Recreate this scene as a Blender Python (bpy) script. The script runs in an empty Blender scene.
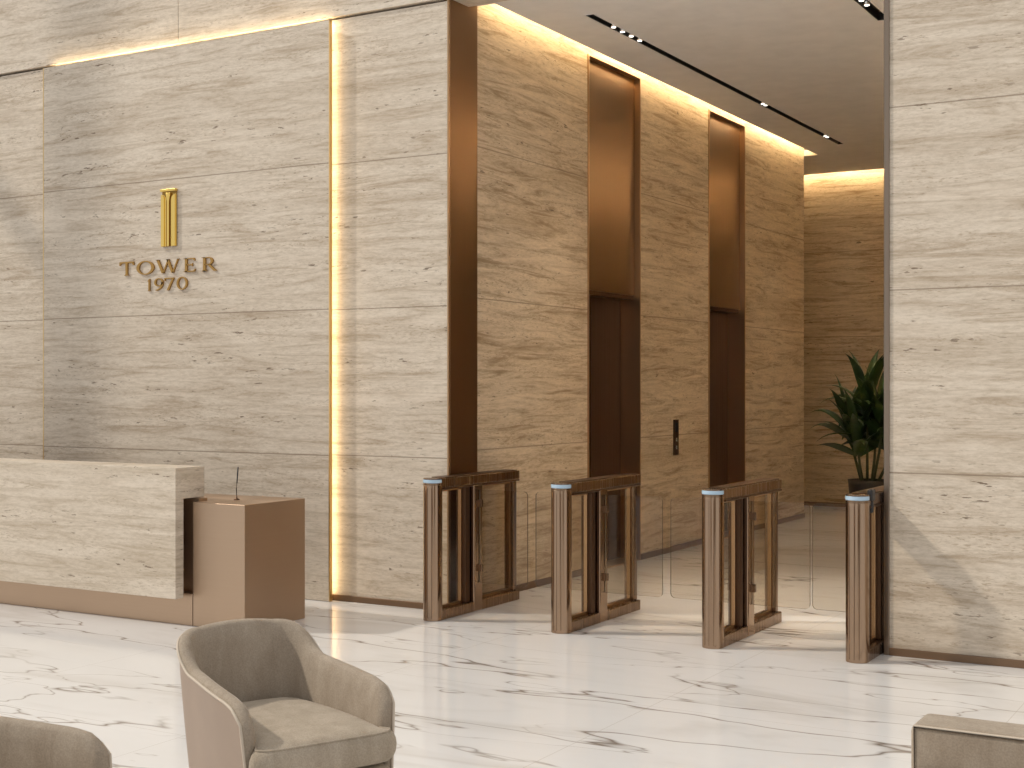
import bpy, bmesh, math, random
from math import sin, cos, pi, radians, sqrt
from mathutils import Vector, Matrix

scene = bpy.context.scene
col = scene.collection

# ------------------------------------------------------------------ camera
cam_d = bpy.data.cameras.new('camera')
cam = bpy.data.objects.new('camera', cam_d)
col.objects.link(cam)
cam.location = (0, 0, 1.6)
cam.rotation_euler = (radians(90), 0, radians(30.29))
cam_d.sensor_width = 36.0
cam_d.lens = 36.0 * 1368 / 1024
cam_d.shift_y = 2 / 1024
cam_d.clip_end = 200
scene.camera = cam

# ------------------------------------------------------------------ world, sun, exposure
world = bpy.data.worlds.new('sky')
scene.world = world
world.use_nodes = True
wn = world.node_tree.nodes
wl = world.node_tree.links
bg = wn['Background']
bg.inputs['Color'].default_value = (0.975, 0.98, 0.99, 1)
bg.inputs['Strength'].default_value = 0.80

sun_d = bpy.data.lights.new('sun', 'SUN')
sun = bpy.data.objects.new('sun', sun_d)
col.objects.link(sun)
sun_d.energy = 2.2
sun_d.angle = radians(2.6)
sun_d.color = (1.0, 0.93, 0.83)
sun.rotation_euler = Vector((2.1, 1.0, -2.05)).to_track_quat('-Z', 'Y').to_euler()

scene.view_settings.view_transform = 'Standard'
scene.view_settings.look = 'None'
scene.view_settings.exposure = -0.11
scene.view_settings.gamma = 1.0
scene.view_settings.use_curve_mapping = False

LED = (1.0, 0.77, 0.47)
COVE_W = 20.0
PANEL_LED_W = 8.0

# ------------------------------------------------------------------ material helpers
def new_mat(name):
    m = bpy.data.materials.new(name)
    m.use_nodes = True
    nt = m.node_tree
    return m, nt, nt.nodes['Principled BSDF']

def nd(nt, kind, **kw):
    n = nt.nodes.new(kind)
    for k, v in kw.items():
        if k in ('operation', 'blend_type', 'data_type', 'noise_dimensions', 'interpolation'):
            setattr(n, k, v)
        else:
            n.inputs[k].default_value = v
    return n

def ramp(nt, stops, interp='LINEAR'):
    r = nt.nodes.new('ShaderNodeValToRGB')
    cr = r.color_ramp
    cr.interpolation = interp
    while len(cr.elements) < len(stops):
        cr.elements.new(0.5)
    for e, (p, c) in zip(cr.elements, stops):
        e.position = p
        e.color = (*c, 1) if len(c) == 3 else c
    return r

def mixc(nt, fac, a, b, blend='MIX'):
    m = nt.nodes.new('ShaderNodeMix')
    m.data_type = 'RGBA'
    m.blend_type = blend
    L = nt.links
    for sock, v in ((m.inputs[0], fac), (m.inputs[6], a), (m.inputs[7], b)):
        if hasattr(v, 'is_linked'):
            L.new(v, sock)
        elif isinstance(v, (int, float)):
            sock.default_value = v
        else:
            sock.default_value = (*v, 1)
    return m.outputs[2]

def mathn(nt, op, a, b=None):
    m = nt.nodes.new('ShaderNodeMath')
    m.operation = op
    for i, v in enumerate((a, b)):
        if v is None:
            continue
        if hasattr(v, 'is_linked'):
            nt.links.new(v, m.inputs[i])
        else:
            m.inputs[i].default_value = v
    return m.outputs[0]

def mapped(nt, scale, loc=(0, 0, 0), rot=(0, 0, 0)):
    g = nt.nodes.new('ShaderNodeNewGeometry')
    mp = nt.nodes.new('ShaderNodeMapping')
    mp.inputs['Scale'].default_value = scale
    mp.inputs['Location'].default_value = loc
    mp.inputs['Rotation'].default_value = rot
    nt.links.new(g.outputs['Position'], mp.inputs['Vector'])
    return mp.outputs['Vector']

def noise(nt, vec, scale=1.0, detail=4.0, rough=0.55, dist=0.0):
    n = nt.nodes.new('ShaderNodeTexNoise')
    n.inputs['Scale'].default_value = scale
    n.inputs['Detail'].default_value = detail
    n.inputs['Roughness'].default_value = rough
    n.inputs['Distortion'].default_value = dist
    nt.links.new(vec, n.inputs['Vector'])
    return n.outputs['Fac']

def travertine(name, light, mid, dark, contrast=1.0, joints=True, joint_z=1.085, joint_off=0.0, dip=0.025):
    m, nt, bs = new_mat(name)
    rot = (dip, dip, 0)
    broad = noise(nt, mapped(nt, (0.22, 0.22, 3.2), (3, 1, 2), rot), 1.0, 4, 0.55, 0.5)
    r1 = ramp(nt, [(0.30, mid), (0.47, light), (0.60, light), (0.74, mid)])
    nt.links.new(broad, r1.inputs[0])
    streak = noise(nt, mapped(nt, (1.3, 1.3, 15), (0, 0, 5), rot), 1.0, 9, 0.74, 0.9)
    r2 = ramp(nt, [(0.36, (1, 1, 1)), (0.50, (0.25, 0.25, 0.25)), (0.60, (0, 0, 0))])
    nt.links.new(streak, r2.inputs[0])
    c = mixc(nt, mathn(nt, 'MULTIPLY', r2.outputs[0], 0.78 * contrast), r1.outputs[0], dark)
    fine = noise(nt, mapped(nt, (16, 16, 70), (9, 0, 5), rot), 1.0, 6, 0.75, 0.2)
    r3 = ramp(nt, [(0.35, (0.80, 0.78, 0.74)), (0.55, (1, 1, 1)), (0.75, (1.06, 1.06, 1.06))])
    nt.links.new(fine, r3.inputs[0])
    c = mixc(nt, 0.85 * min(1, contrast), c, r3.outputs[0], 'MULTIPLY')
    # pale calcite clouds
    cl = noise(nt, mapped(nt, (0.7, 0.7, 6), (4, 7, 1), rot), 1.0, 5, 0.6, 0.4)
    r4 = ramp(nt, [(0.55, (0, 0, 0)), (0.72, (1, 1, 1))])
    nt.links.new(cl, r4.inputs[0])
    c = mixc(nt, mathn(nt, 'MULTIPLY', r4.outputs[0], 0.45), c, tuple(min(1, v * 1.12) for v in light))
    # pits strung along the bedding
    pv = noise(nt, mapped(nt, (10, 10, 48), (2, 3, 4), rot), 1.0, 3, 0.6)
    pm = noise(nt, mapped(nt, (0.8, 0.8, 9), (7, 3, 1), rot), 1.0, 3, 0.6)
    rp = ramp(nt, [(0.625, (0, 0, 0)), (0.67, (1, 1, 1))])
    rm = ramp(nt, [(0.50, (0, 0, 0)), (0.60, (1, 1, 1))])
    nt.links.new(pv, rp.inputs[0])
    nt.links.new(pm, rm.inputs[0])
    pit = mathn(nt, 'MULTIPLY', rp.outputs[0], rm.outputs[0])
    fv = noise(nt, mapped(nt, (24, 24, 120), (5, 2, 8), rot), 1.0, 4, 0.65)
    fm = noise(nt, mapped(nt, (1.1, 1.1, 12), (1, 8, 3), rot), 1.0, 4, 0.6)
    rf = ramp(nt, [(0.54, (0, 0, 0)), (0.64, (1, 1, 1))])
    rg = ramp(nt, [(0.47, (0, 0, 0)), (0.60, (1, 1, 1))])
    nt.links.new(fv, rf.inputs[0])
    nt.links.new(fm, rg.inputs[0])
    c = mixc(nt, mathn(nt, 'MULTIPLY', mathn(nt, 'MULTIPLY', rf.outputs[0], rg.outputs[0]), 0.78), c, dark)
    c = mixc(nt, mathn(nt, 'MULTIPLY', pit, 0.85), c, (0.16, 0.11, 0.07))
    height = mathn(nt, 'SUBTRACT', mathn(nt, 'MULTIPLY', fine, 0.25), pit)
    if joints:
        g = nt.nodes.new('ShaderNodeNewGeometry')
        sx = nt.nodes.new('ShaderNodeSeparateXYZ')
        nt.links.new(g.outputs['Position'], sx.inputs[0])
        t = mathn(nt, 'ADD', mathn(nt, 'DIVIDE', sx.outputs['Z'], joint_z), 0.5 - joint_off)
        fr = mathn(nt, 'ABSOLUTE', mathn(nt, 'SUBTRACT', mathn(nt, 'FRACT', t), 0.5))
        j = mathn(nt, 'LESS_THAN', fr, 0.0042 / joint_z)
        c = mixc(nt, mathn(nt, 'MULTIPLY', j, 0.62), c, (0.20, 0.14, 0.09))
        height = mathn(nt, 'SUBTRACT', height, j)
    nt.links.new(c, bs.inputs['Base Color'])
    b = nt.nodes.new('ShaderNodeBump')
    b.inputs['Strength'].default_value = 0.25
    b.inputs['Distance'].default_value = 0.006
    nt.links.new(height, b.inputs['Height'])
    nt.links.new(b.outputs[0], bs.inputs['Normal'])
    bs.inputs['Roughness'].default_value = 0.55
    bs.inputs['Specular IOR Level'].default_value = 0.35
    return m

def marble(name):
    m, nt, bs = new_mat(name)
    base = noise(nt, mapped(nt, (0.35, 0.9, 1), (1, 2, 0), (0, 0, 0.15)), 1.0, 5, 0.6, 1.2)
    r = ramp(nt, [(0.30, (0.70, 0.675, 0.645)), (0.45, (0.82, 0.803, 0.782)), (0.70, (0.86, 0.846, 0.828))])
    nt.links.new(base, r.inputs[0])
    c = r.outputs[0]
    def veins(scale, rz, loc, width, colr, amount, masklo):
        vec = mapped(nt, scale, loc, (0, 0, rz))
        n = noise(nt, vec, 1.0, 4, 0.5, 0.35)
        a = mathn(nt, 'ABSOLUTE', mathn(nt, 'SUBTRACT', n, 0.5))
        rr = ramp(nt, [(0.0, (1, 1, 1)), (width * 0.4, (0.6, 0.6, 0.6)), (width, (0, 0, 0))])
        nt.links.new(a, rr.inputs[0])
        mk = noise(nt, mapped(nt, (0.7, 0.9, 1), (loc[1], loc[0], 3)), 1.0, 2, 0.5)
        rk = ramp(nt, [(masklo, (0, 0, 0)), (masklo + 0.12, (1, 1, 1))])
        nt.links.new(mk, rk.inputs[0])
        f = mathn(nt, 'MULTIPLY', mathn(nt, 'MULTIPLY', rr.outputs[0], rk.outputs[0]), amount)
        return mixc(nt, f, c, colr)
    c = veins((0.28, 1.25, 1), 0.30, (4, 9, 0), 0.0055, (0.26, 0.21, 0.17), 1.0, 0.36)
    c = veins((0.45, 1.9, 1), -0.12, (1, 3, 0), 0.005, (0.30, 0.25, 0.21), 0.8, 0.42)
    c = veins((0.16, 0.8, 1), 0.18, (8, 5, 0), 0.03, (0.55, 0.50, 0.45), 0.35, 0.50)
    g = nt.nodes.new('ShaderNodeNewGeometry')
    sx = nt.nodes.new('ShaderNodeSeparateXYZ')
    nt.links.new(g.outputs['Position'], sx.inputs[0])
    for ax, off in (('X', 0.35), ('Y', 7.85)):
        t = mathn(nt, 'ADD', mathn(nt, 'DIVIDE', mathn(nt, 'SUBTRACT', sx.outputs[ax], off), 1.6), 40.5)
        fr = mathn(nt, 'ABSOLUTE', mathn(nt, 'SUBTRACT', mathn(nt, 'FRACT', t), 0.5))
        j = mathn(nt, 'LESS_THAN', fr, 0.0016 / 1.6)
        c = mixc(nt, mathn(nt, 'MULTIPLY', j, 0.5), c, (0.42, 0.36, 0.30))
    nt.links.new(c, bs.inputs['Base Color'])
    bs.inputs['Roughness'].default_value = 0.10
    bs.inputs['Specular IOR Level'].default_value = 0.5
    return m

def metal(name, c, rough, aniso_axis=None, var=0.08):
    m, nt, bs = new_mat(name)
    bs.inputs['Metallic'].default_value = 1.0
    bs.inputs['Base Color'].default_value = (*c, 1)
    if aniso_axis is not None:
        sc = {'z': (160, 160, 0.8), 'h': (0.8, 0.8, 160)}[aniso_axis]
        n = noise(nt, mapped(nt, sc), 1.0, 2, 0.5)
        rr = ramp(nt, [(0.3, (rough - var,) * 3), (0.7, (rough + var,) * 3)])
        nt.links.new(n, rr.inputs[0])
        nt.links.new(rr.outputs[0], bs.inputs['Roughness'])
        bs.inputs['Anisotropic'].default_value = 0.4
    else:
        bs.inputs['Roughness'].default_value = rough
    return m

def plain(name, c, rough=0.5, spec=0.5, metallic=0.0):
    m, nt, bs = new_mat(name)
    n = noise(nt, mapped(nt, (6, 6, 6)), 1.0, 3, 0.5)
    rr = ramp(nt, [(0.3, tuple(v * 0.96 for v in c)), (0.7, tuple(min(1, v * 1.03) for v in c))])
    nt.links.new(n, rr.inputs[0])
    nt.links.new(rr.outputs[0], bs.inputs['Base Color'])
    bs.inputs['Roughness'].default_value = rough
    bs.inputs['Specular IOR Level'].default_value = spec
    bs.inputs['Metallic'].default_value = metallic
    return m

def emit(name, c, s):
    m, nt, bs = new_mat(name)
    bs.inputs['Base Color'].default_value = (0.8, 0.8, 0.8, 1)
    bs.inputs['Emission Color'].default_value = (*c, 1)
    bs.inputs['Emission Strength'].default_value = s
    return m

def velvet(name, c, c2):
    m, nt, bs = new_mat(name)
    n = noise(nt, mapped(nt, (14, 14, 5)), 1.0, 5, 0.6, 0.4)
    n2 = noise(nt, mapped(nt, (190, 190, 190)), 1.0, 2, 0.5)
    rr = ramp(nt, [(0.35, c), (0.68, c2)])
    nt.links.new(n, rr.inputs[0])
    r2 = ramp(nt, [(0.3, (0.86, 0.86, 0.86)), (0.7, (1.1, 1.1, 1.1))])
    nt.links.new(n2, r2.inputs[0])
    cc = mixc(nt, 1.0, rr.outputs[0], r2.outputs[0], 'MULTIPLY')
    nt.links.new(cc, bs.inputs['Base Color'])
    bs.inputs['Roughness'].default_value = 0.9
    bs.inputs['Specular IOR Level'].default_value = 0.2
    bs.inputs['Sheen Weight'].default_value = 0.35
    bs.inputs['Sheen Roughness'].default_value = 0.4
    bs.inputs['Sheen Tint'].default_value = (0.85, 0.78, 0.68, 1)
    b = nt.nodes.new('ShaderNodeBump')
    b.inputs['Strength'].default_value = 0.25
    b.inputs['Distance'].default_value = 0.002
    nt.links.new(n2, b.inputs['Height'])
    nt.links.new(b.outputs[0], bs.inputs['Normal'])
    return m

def glass(name, tint, refl=0.10):
    m = bpy.data.materials.new(name)
    m.use_nodes = True
    nt = m.node_tree
    nt.nodes.clear()
    out = nt.nodes.new('ShaderNodeOutputMaterial')
    tr = nt.nodes.new('ShaderNodeBsdfTransparent')
    tr.inputs[0].default_value = (*tint, 1)
    gl = nt.nodes.new('ShaderNodeBsdfGlossy')
    gl.inputs['Roughness'].default_value = 0.01
    fr = nt.nodes.new('ShaderNodeFresnel')
    fr.inputs['IOR'].default_value = 1.45
    mx = nt.nodes.new('ShaderNodeMixShader')
    gm = nt.nodes.new('ShaderNodeNewGeometry')
    front = mathn(nt, 'SUBTRACT', 1.0, gm.outputs['Backfacing'])
    nt.links.new(mathn(nt, 'MULTIPLY', fr.outputs[0], front), mx.inputs[0])
    nt.links.new(tr.outputs[0], mx.inputs[1])
    nt.links.new(gl.outputs[0], mx.inputs[2])
    nt.links.new(mx.outputs[0], out.inputs['Surface'])
    return m

M = {}
M['stone'] = travertine('travertine', (0.70, 0.61, 0.50), (0.60, 0.51, 0.405), (0.40, 0.305, 0.21))
M['stone_warm_lit'] = travertine('travertine_warm_lit', (0.73, 0.605, 0.44), (0.60, 0.48, 0.33), (0.34, 0.24, 0.14), 1.25, True, 1.125, 0.0, 0.09)  # same stone as the lobby, the hall's warm light tinted into its colour
M['stone_desk'] = travertine('travertine_desk', (0.70, 0.61, 0.50), (0.62, 0.53, 0.42), (0.43, 0.34, 0.24), 0.9, False)
M['floor'] = marble('white_marble')
M['ceiling'] = plain('warm_plaster', (0.86, 0.84, 0.82), 0.85, 0.2)
M['cove'] = plain('cove_plaster', (0.85, 0.80, 0.72), 0.85, 0.2)
M['bronze'] = metal('brushed_bronze', (0.25, 0.158, 0.087), 0.34, 'z', 0.03)
M['bronze_corner'] = metal('bronze_corner', (0.19, 0.112, 0.058), 0.36, 'z', 0.03)
M['bronze_dark'] = metal('dark_bronze', (0.115, 0.066, 0.040), 0.42, 'z')
M['bronze_trim'] = metal('bronze_trim', (0.50, 0.33, 0.19), 0.30)
M['bronze_post'] = metal('polished_bronze', (0.36, 0.25, 0.17), 0.15, 'z', 0.05)
M['corner_metal'] = metal('corner_metal', (0.27, 0.21, 0.16), 0.28)
M['gate_bronze'] = metal('gate_bronze', (0.26, 0.175, 0.115), 0.25, 'z', 0.05)
M['copper'] = metal('satin_copper', (0.52, 0.375, 0.262), 0.42, 'h', 0.03)
M['base_metal'] = plain('skirting_bronze', (0.20, 0.125, 0.075), 0.4, 0.5, 0.6)
M['brass'] = metal('brass_edge', (0.80, 0.58, 0.28), 0.3)
M['gold'] = metal('gold', (0.88, 0.62, 0.18), 0.28)
M['gold_letter'] = metal('gold_letter', (0.45, 0.265, 0.085), 0.38)
M['gold_dark'] = metal('gold_dark', (0.34, 0.21, 0.06), 0.45)
M['steel'] = metal('steel', (0.75, 0.76, 0.78), 0.2)
M['glass'] = glass('clear_glass', (0.93, 0.91, 0.87))
M['glass_smoke'] = glass('tinted_glass', (0.92, 0.88, 0.82))
M['glass_edge'] = plain('glass_edge', (0.16, 0.13, 0.09), 0.2)
M['black'] = plain('black_plastic', (0.018, 0.016, 0.015), 0.45)
M['void'] = plain('dark_recess', (0.01, 0.008, 0.007), 0.8)
M['led_cove'] = emit('led_cove', LED, COVE_W)
M['led_back'] = emit('led_back', LED, COVE_W * 2.0)
M['led_added_fill'] = emit('led_added_fill', (1.0, 0.88, 0.70), 215.0)  # glow of the added strip that evens out the hall light
M['led_panel'] = emit('led_panel', (1.0, 0.78, 0.46), PANEL_LED_W)
M['led_top'] = emit('led_top', (1.0, 0.80, 0.50), 26.0)
M['led_blue'] = emit('led_blue', (0.50, 0.74, 1.0), 0.05)
M['led_blue'].node_tree.nodes['Principled BSDF'].inputs['Base Color'].default_value = (0.40, 0.53, 0.64, 1)
M['led_blue'].node_tree.nodes['Principled BSDF'].inputs['Roughness'].default_value = 0.15
M['spot_lens'] = emit('spot_lens', (1.0, 0.93, 0.82), 3.0)
M['velvet'] = velvet('taupe_velvet', (0.32, 0.255, 0.19), (0.40, 0.33, 0.255))
M['velvet_seat'] = velvet('taupe_velvet_seat', (0.36, 0.295, 0.22), (0.45, 0.375, 0.29))
M['leather'] = plain('taupe_leather', (0.36, 0.27, 0.205), 0.5, 0.4)
M['piping'] = plain('pale_piping', (0.58, 0.49, 0.39), 0.6, 0.3)
M['pot'] = plain('dark_planter', (0.03, 0.024, 0.02), 0.5)
M['soil'] = plain('soil', (0.035, 0.025, 0.018), 0.95)
M['stem'] = plain('palm_stem', (0.07, 0.085, 0.03), 0.6)

def leaf_mat():
    m, nt, bs = new_mat('leaf')
    n = noise(nt, mapped(nt, (5, 5, 5)), 1.0, 3, 0.5)
    rr = ramp(nt, [(0.3, (0.018, 0.045, 0.010)), (0.6, (0.04, 0.085, 0.02)), (0.78, (0.16, 0.19, 0.045))])
    nt.links.new(n, rr.inputs[0])
    nt.links.new(rr.outputs[0], bs.inputs['Base Color'])
    bs.inputs['Roughness'].default_value = 0.38
    return m
M['leaf'] = leaf_mat()

# ------------------------------------------------------------------ geometry helpers
class MB:
    """collects shapes and links them as ONE mesh object"""
    def __init__(self):
        self.bm = bmesh.new()
        self.mats = [None]
    def _mi(self, mat):
        if mat not in self.mats:
            self.mats.append(mat)
        return self.mats.index(mat)
    def box(self, a, b, mat=None):
        mi = self._mi(mat)
        x0, y0, z0 = (min(a[i], b[i]) for i in range(3))
        x1, y1, z1 = (max(a[i], b[i]) for i in range(3))
        v = [self.bm.verts.new(p) for p in ((x0, y0, z0), (x1, y0, z0), (x1, y1, z0), (x0, y1, z0), (x0, y0, z1), (x1, y0, z1), (x1, y1, z1), (x0, y1, z1))]
        for f in ((3, 2, 1, 0), (4, 5, 6, 7), (0, 1, 5, 4), (1, 2, 6, 5), (2, 3, 7, 6), (3, 0, 4, 7)):
            self.bm.faces.new([v[i] for i in f]).material_index = mi
        return self
    def prism(self, pts, h0, h1, axis='z', mat=None):
        """extrude a 2D outline; axis z: (x,y), axis y: (x,z) from y=h0 to h1, axis x: (y,z)"""
        mi = self._mi(mat)
        def p3(p, h):
            return {'z': (p[0], p[1], h), 'y': (p[0], h, p[1]), 'x': (h, p[0], p[1])}[axis]
        A = [self.bm.verts.new(p3(p, h0)) for p in pts]
        B = [self.bm.verts.new(p3(p, h1)) for p in pts]
        n = len(pts)
        fs = [self.bm.faces.new(A[::-1]), self.bm.faces.new(B)]
        for i in range(n):
            fs.append(self.bm.faces.new((A[i], A[(i + 1) % n], B[(i + 1) % n], B[i])))
        for f in fs:
            f.material_index = mi
        return self
    def tube(self, pts, r, seg=8, closed=False, radii=None, mat=None):
        mi = self._mi(mat)
        pts = [Vector(p) for p in pts]
        n = len(pts)
        rings = []
        up0 = Vector((0, 0, 1))
        for i, p in enumerate(pts):
            if closed:
                d = pts[(i + 1) % n] - pts[i - 1]
            else:
                d = pts[min(i + 1, n - 1)] - pts[max(i - 1, 0)]
            d.normalize()
            s = d.cross(up0)
            if s.length < 0.05:
                s = d.cross(Vector((1, 0, 0)))
            s.normalize()
            t = s.cross(d)
            rr = radii[i] if radii else r
            rings.append([self.bm.verts.new(p + (s * cos(2 * pi * k / seg) + t * sin(2 * pi * k / seg)) * rr) for k in range(seg)])
        m = n if closed else n - 1
        for i in range(m):
            a, b = rings[i], rings[(i + 1) % n]
            for k in range(seg):
                f = self.bm.faces.new((a[k], a[(k + 1) % seg], b[(k + 1) % seg], b[k]))
                f.material_index = mi
                f.smooth = True
        if not closed:
            self.bm.faces.new(rings[0][::-1]).material_index = mi
            self.bm.faces.new(rings[-1]).material_index = mi
        return self
    def lathe(self, prof, c=(0, 0, 0), seg=32, mat=None):
        mi = self._mi(mat)
        rings = []
        for r, z in prof:
            rings.append([self.bm.verts.new((c[0] + r * cos(2 * pi * k / seg), c[1] + r * sin(2 * pi * k / seg), c[2] + z)) for k in range(seg)])
        for a, b in zip(rings, rings[1:]):
            for k in range(seg):
                f = self.bm.faces.new((a[k], a[(k + 1) % seg], b[(k + 1) % seg], b[k]))
                f.smooth = True
                f.material_index = mi
        self.bm.faces.new(rings[0][::-1]).material_index = mi
        self.bm.faces.new(rings[-1]).material_index = mi
        return self
    def shift(self, dx, dy, dz):
        bmesh.ops.translate(self.bm, vec=(dx, dy, dz), verts=self.bm.verts)
        return self
    def build(self, name, mat, parent=None, bevel=0.0, seg=2, smooth=None, world=False):
        bmesh.ops.recalc_face_normals(self.bm, faces=self.bm.faces)
        me = bpy.data.meshes.new(name)
        if smooth is not None:
            for f in self.bm.faces:
                f.smooth = smooth
        if world and parent is not None:
            self.shift(*(-parent.location))
        self.bm.to_mesh(me)
        self.bm.free()
        for mt in [mat] + self.mats[1:]:
            me.materials.append(mt)
        o = bpy.data.objects.new(name, me)
        col.objects.link(o)
        if parent is not None:
            o.parent = parent
        if bevel:
            b = o.modifiers.new('bevel', 'BEVEL')
            b.width = bevel
            b.segments = seg
            b.limit_method = 'ANGLE'
            b.angle_limit = radians(40)
            for p in me.polygons:
                p.use_smooth = True
            try:
                w = o.modifiers.new('wn', 'WEIGHTED_NORMAL')
                w.keep_sharp = True
            except Exception:
                pass
        return o

def tag(o, label, cat, group=None, kind=None):
    o['label'] = label
    o['category'] = cat
    if group:
        o['group'] = group
    if kind:
        o['kind'] = kind
    return o

def thing(name, label, cat, loc=(0, 0, 0), rz=0.0, group=None):
    o = bpy.data.objects.new(name, None)
    o.empty_display_size = 0.1
    col.objects.link(o)
    o.location = loc
    o.rotation_euler = (0, 0, rz)
    return tag(o, label, cat, group)

def struct(o, label=None, cat=None):
    o['kind'] = 'structure'
    if label:
        o['label'] = label
    if cat:
        o['category'] = cat
    return o

def copy_tree(o, parent=None):
    c = o.copy()
    col.objects.link(c)
    c.parent = parent
    for ch in list(o.children):
        copy_tree(ch, c)
    return c

# ================================================================== SETTING
YW = 8.16          # front plane of the lobby wall
XE = -5.33         # face of the lift wall
ZC = 4.40          # hall ceiling
YB = 17.80         # back wall

struct(MB().box((-14, -6, -0.2), (7, 18.2, 0)).build('floor', M['floor']), 'white veined polished marble floor of the lobby', 'floor')

# lobby wall left of the corridor: lower slabs, a shadow gap, then the band above
w = MB()
w.box((-13.0, YW, 0), (-5.298, YW + 0.26, 4.335))
w.box((-13.0, YW + 0.06, 4.335), (-5.298, YW + 0.26, 4.353), M['void'])
struct(w.build('wall_lobby', M['stone']), 'travertine wall of the lobby behind the reception desk', 'wall')
w = MB()
w.box((-13.0, YW - 0.022, 4.353), (-7.863, YW + 0.26, 6.4))
w.box((-7.857, YW - 0.022, 4.353), (7.0, YW + 0.26, 6.4))
w.box((-7.863, YW + 0.005, 4.353), (-7.857, YW + 0.26, 6.4), M['void'])
struct(w.build('wall_upper', M['stone']), 'upper travertine band running above the lobby wall', 'wall')
# right wall of the lobby with its bronze corner strip
struct(MB().box((-2.165, YW, 0), (7.0, YW + 0.3, 4.353)).build('wall_right', M['stone']), 'pale travertine wall at the right of the lobby', 'wall')
t = MB()
t.box((-2.197, YW - 0.012, 0), (-2.165, YW + 0.3, 4.353))
t.box((-2.205, YW + 0.02, 0), (-2.197, YW + 0.3, 4.353), M['steel'])
struct(t.build('trim_1', M['corner_metal'], bevel=0.003), 'slim bronze corner strip on the right wall', 'trim')
struct(MB().box((-2.165, YW - 0.016, 0), (7.0, YW, 0.045)).build('baseboard_right', M['base_metal'], bevel=0.003), 'bronze skirting of the right wall', 'baseboard')
struct(MB().box((-2.19, YW + 0.3, 0), (-1.9, YB, ZC + 0.1)).build('wall_hall_right', M['stone_warm_lit']), 'travertine wall on the right of the lift hall', 'wall')
struct(MB().box((-13.0, YW - 0.016, 0), (-5.298, YW, 0.045)).build('baseboard_lobby', M['base_metal'], bevel=0.003), 'bronze skirting of the lobby wall', 'baseboard')

# bronze cladding on the corner of the lobby wall
t = MB()
t.box((-5.298, YW - 0.006, 0), (-5.285, YW + 0.02, 4.40), M['bronze_trim'])
t.box((-5.335, YW + 0.02, 0), (-5.284, 8.545, 4.47))
struct(t.build('trim_2', M['bronze_corner'], bevel=0.003), 'tall brushed bronze cladding on the corner between logo wall and lift hall', 'trim')

# lift wall with two tall niches
N1 = (10.40, 11.455)
N2 = (13.11, 14.145)
ZN = 4.435
w = MB()
for a, b in ((8.545, N1[0]), (N1[1], N2[0]), (N2[1], 16.17)):
    w.box((XE - 0.30, a, 0), (XE, b, 4.62))
for a, b in (N1, N2):
    w.box((XE - 0.30, a, ZN), (XE, b, 4.62))
w.box((-9.0, 16.0, 0), (XE - 0.30, 16.17, 4.62))
struct(w.build('wall_lift', M['stone_warm_lit']), 'travertine wall of the lift hall with two tall bronze door niches', 'wall')
w = MB()
for a, b in ((8.545, N1[0] - 0.02), (N1[1] + 0.02, N2[0] - 0.02), (N2[1] + 0.02, 16.17)):
    w.box((XE, a, 0), (XE + 0.014, b, 0.055))
struct(w.build('baseboard_lift', M['base_metal'], bevel=0.003), 'bronze skirting of the lift wall', 'baseboard')
w = MB().box((-9.0, YB, 0), (-1.9, YB + 0.25, 4.62))
struct(w.build('wall_back', M['stone_warm_lit']), 'travertine wall at the far end of the lift hall', 'wall')
struct(MB().box((-9.0, YB - 0.014, 0), (-2.19, YB, 0.055)).build('baseboard_back', M['base_metal'], bevel=0.003), 'bronze skirting of the far wall', 'baseboard')
struct(MB().box((-9.2, 16.0, 0), (-9.0, YB + 0.2, 4.62)).build('wall_hall_left', M['stone_warm_lit']), 'end wall of the side passage', 'wall')

# ceiling of the lift hall, stopping short of the lift wall and the far wall for the light coves; slots cut for the spotlights
SL1 = (-4.735, -4.665, 9.20, 15.60)
SL2 = (-2.865, -2.775, 8.50, 10.47)
c = MB()
XC, YC, XR = -5.16, 17.64, -2.36
def ceil(x0, x1, y0, y1):
    if x1 - x0 > 1e-4 and y1 - y0 > 1e-4:
        c.box((x0, y0, ZC), (x1, y1, ZC + 0.07))
ceil(XC, SL1[0], YW + 0.1, YC)
ceil(SL1[0], SL1[1], YW + 0.1, SL1[2]); ceil(SL1[0], SL1[1], SL1[3], YC)
ceil(SL1[1], SL2[0], YW + 0.1, YC)
ceil(SL2[0], SL2[1], YW + 0.1, SL2[2]); ceil(SL2[0], SL2[1], SL2[3], YC)
ceil(SL2[1], XR, YW + 0.1, YC)
ceil(-9.0, XC, 16.17, YC)
ceil(-5.335, XC, YW + 0.1, 8.585)
bmesh.ops.remove_doubles(c.bm, verts=c.bm.verts, dist=1e-5)
cl = struct(c.build('ceiling', M['ceiling']), 'smooth beige ceiling of the lift hall', 'ceiling')
c = MB()
c.box((-9.0, YW + 0.1, 4.62), (-1.9, YB + 0.2, 4.70))
struct(c.build('ceiling_cove', M['cove']), 'white recess above the hall ceiling that holds the hidden light strips', 'ceiling')
MB().box((-5.195, 8.62, 4.50), (-5.165, 16.15, 4.56)).build('led_strip', M['led_cove'], cl)
MB().box((-8.9, 17.61, 4.50), (-2.25, 17.635, 4.56)).build('led_strip', M['led_back'], cl)
MB().box((-2.355, 8.62, 4.50), (-2.325, 17.5, 4.56)).build('led_strip', M['led_added_fill'], cl)  # added unseen fill strip along the right hall wall
MB().box((-2.36, 8.60, 4.47), (-2.32, 17.6, 4.50)).build('led_ledge', M['cove'], cl)  # ledge under the added fill strip
MB().box((-5.20, 8.60, 4.47), (-5.16, 16.17, 4.50)).build('led_ledge', M['cove'], cl)
MB().box((-9.0, 17.60, 4.47), (-2.19, 17.64, 4.50)).build('led_ledge', M['cove'], cl)

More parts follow.
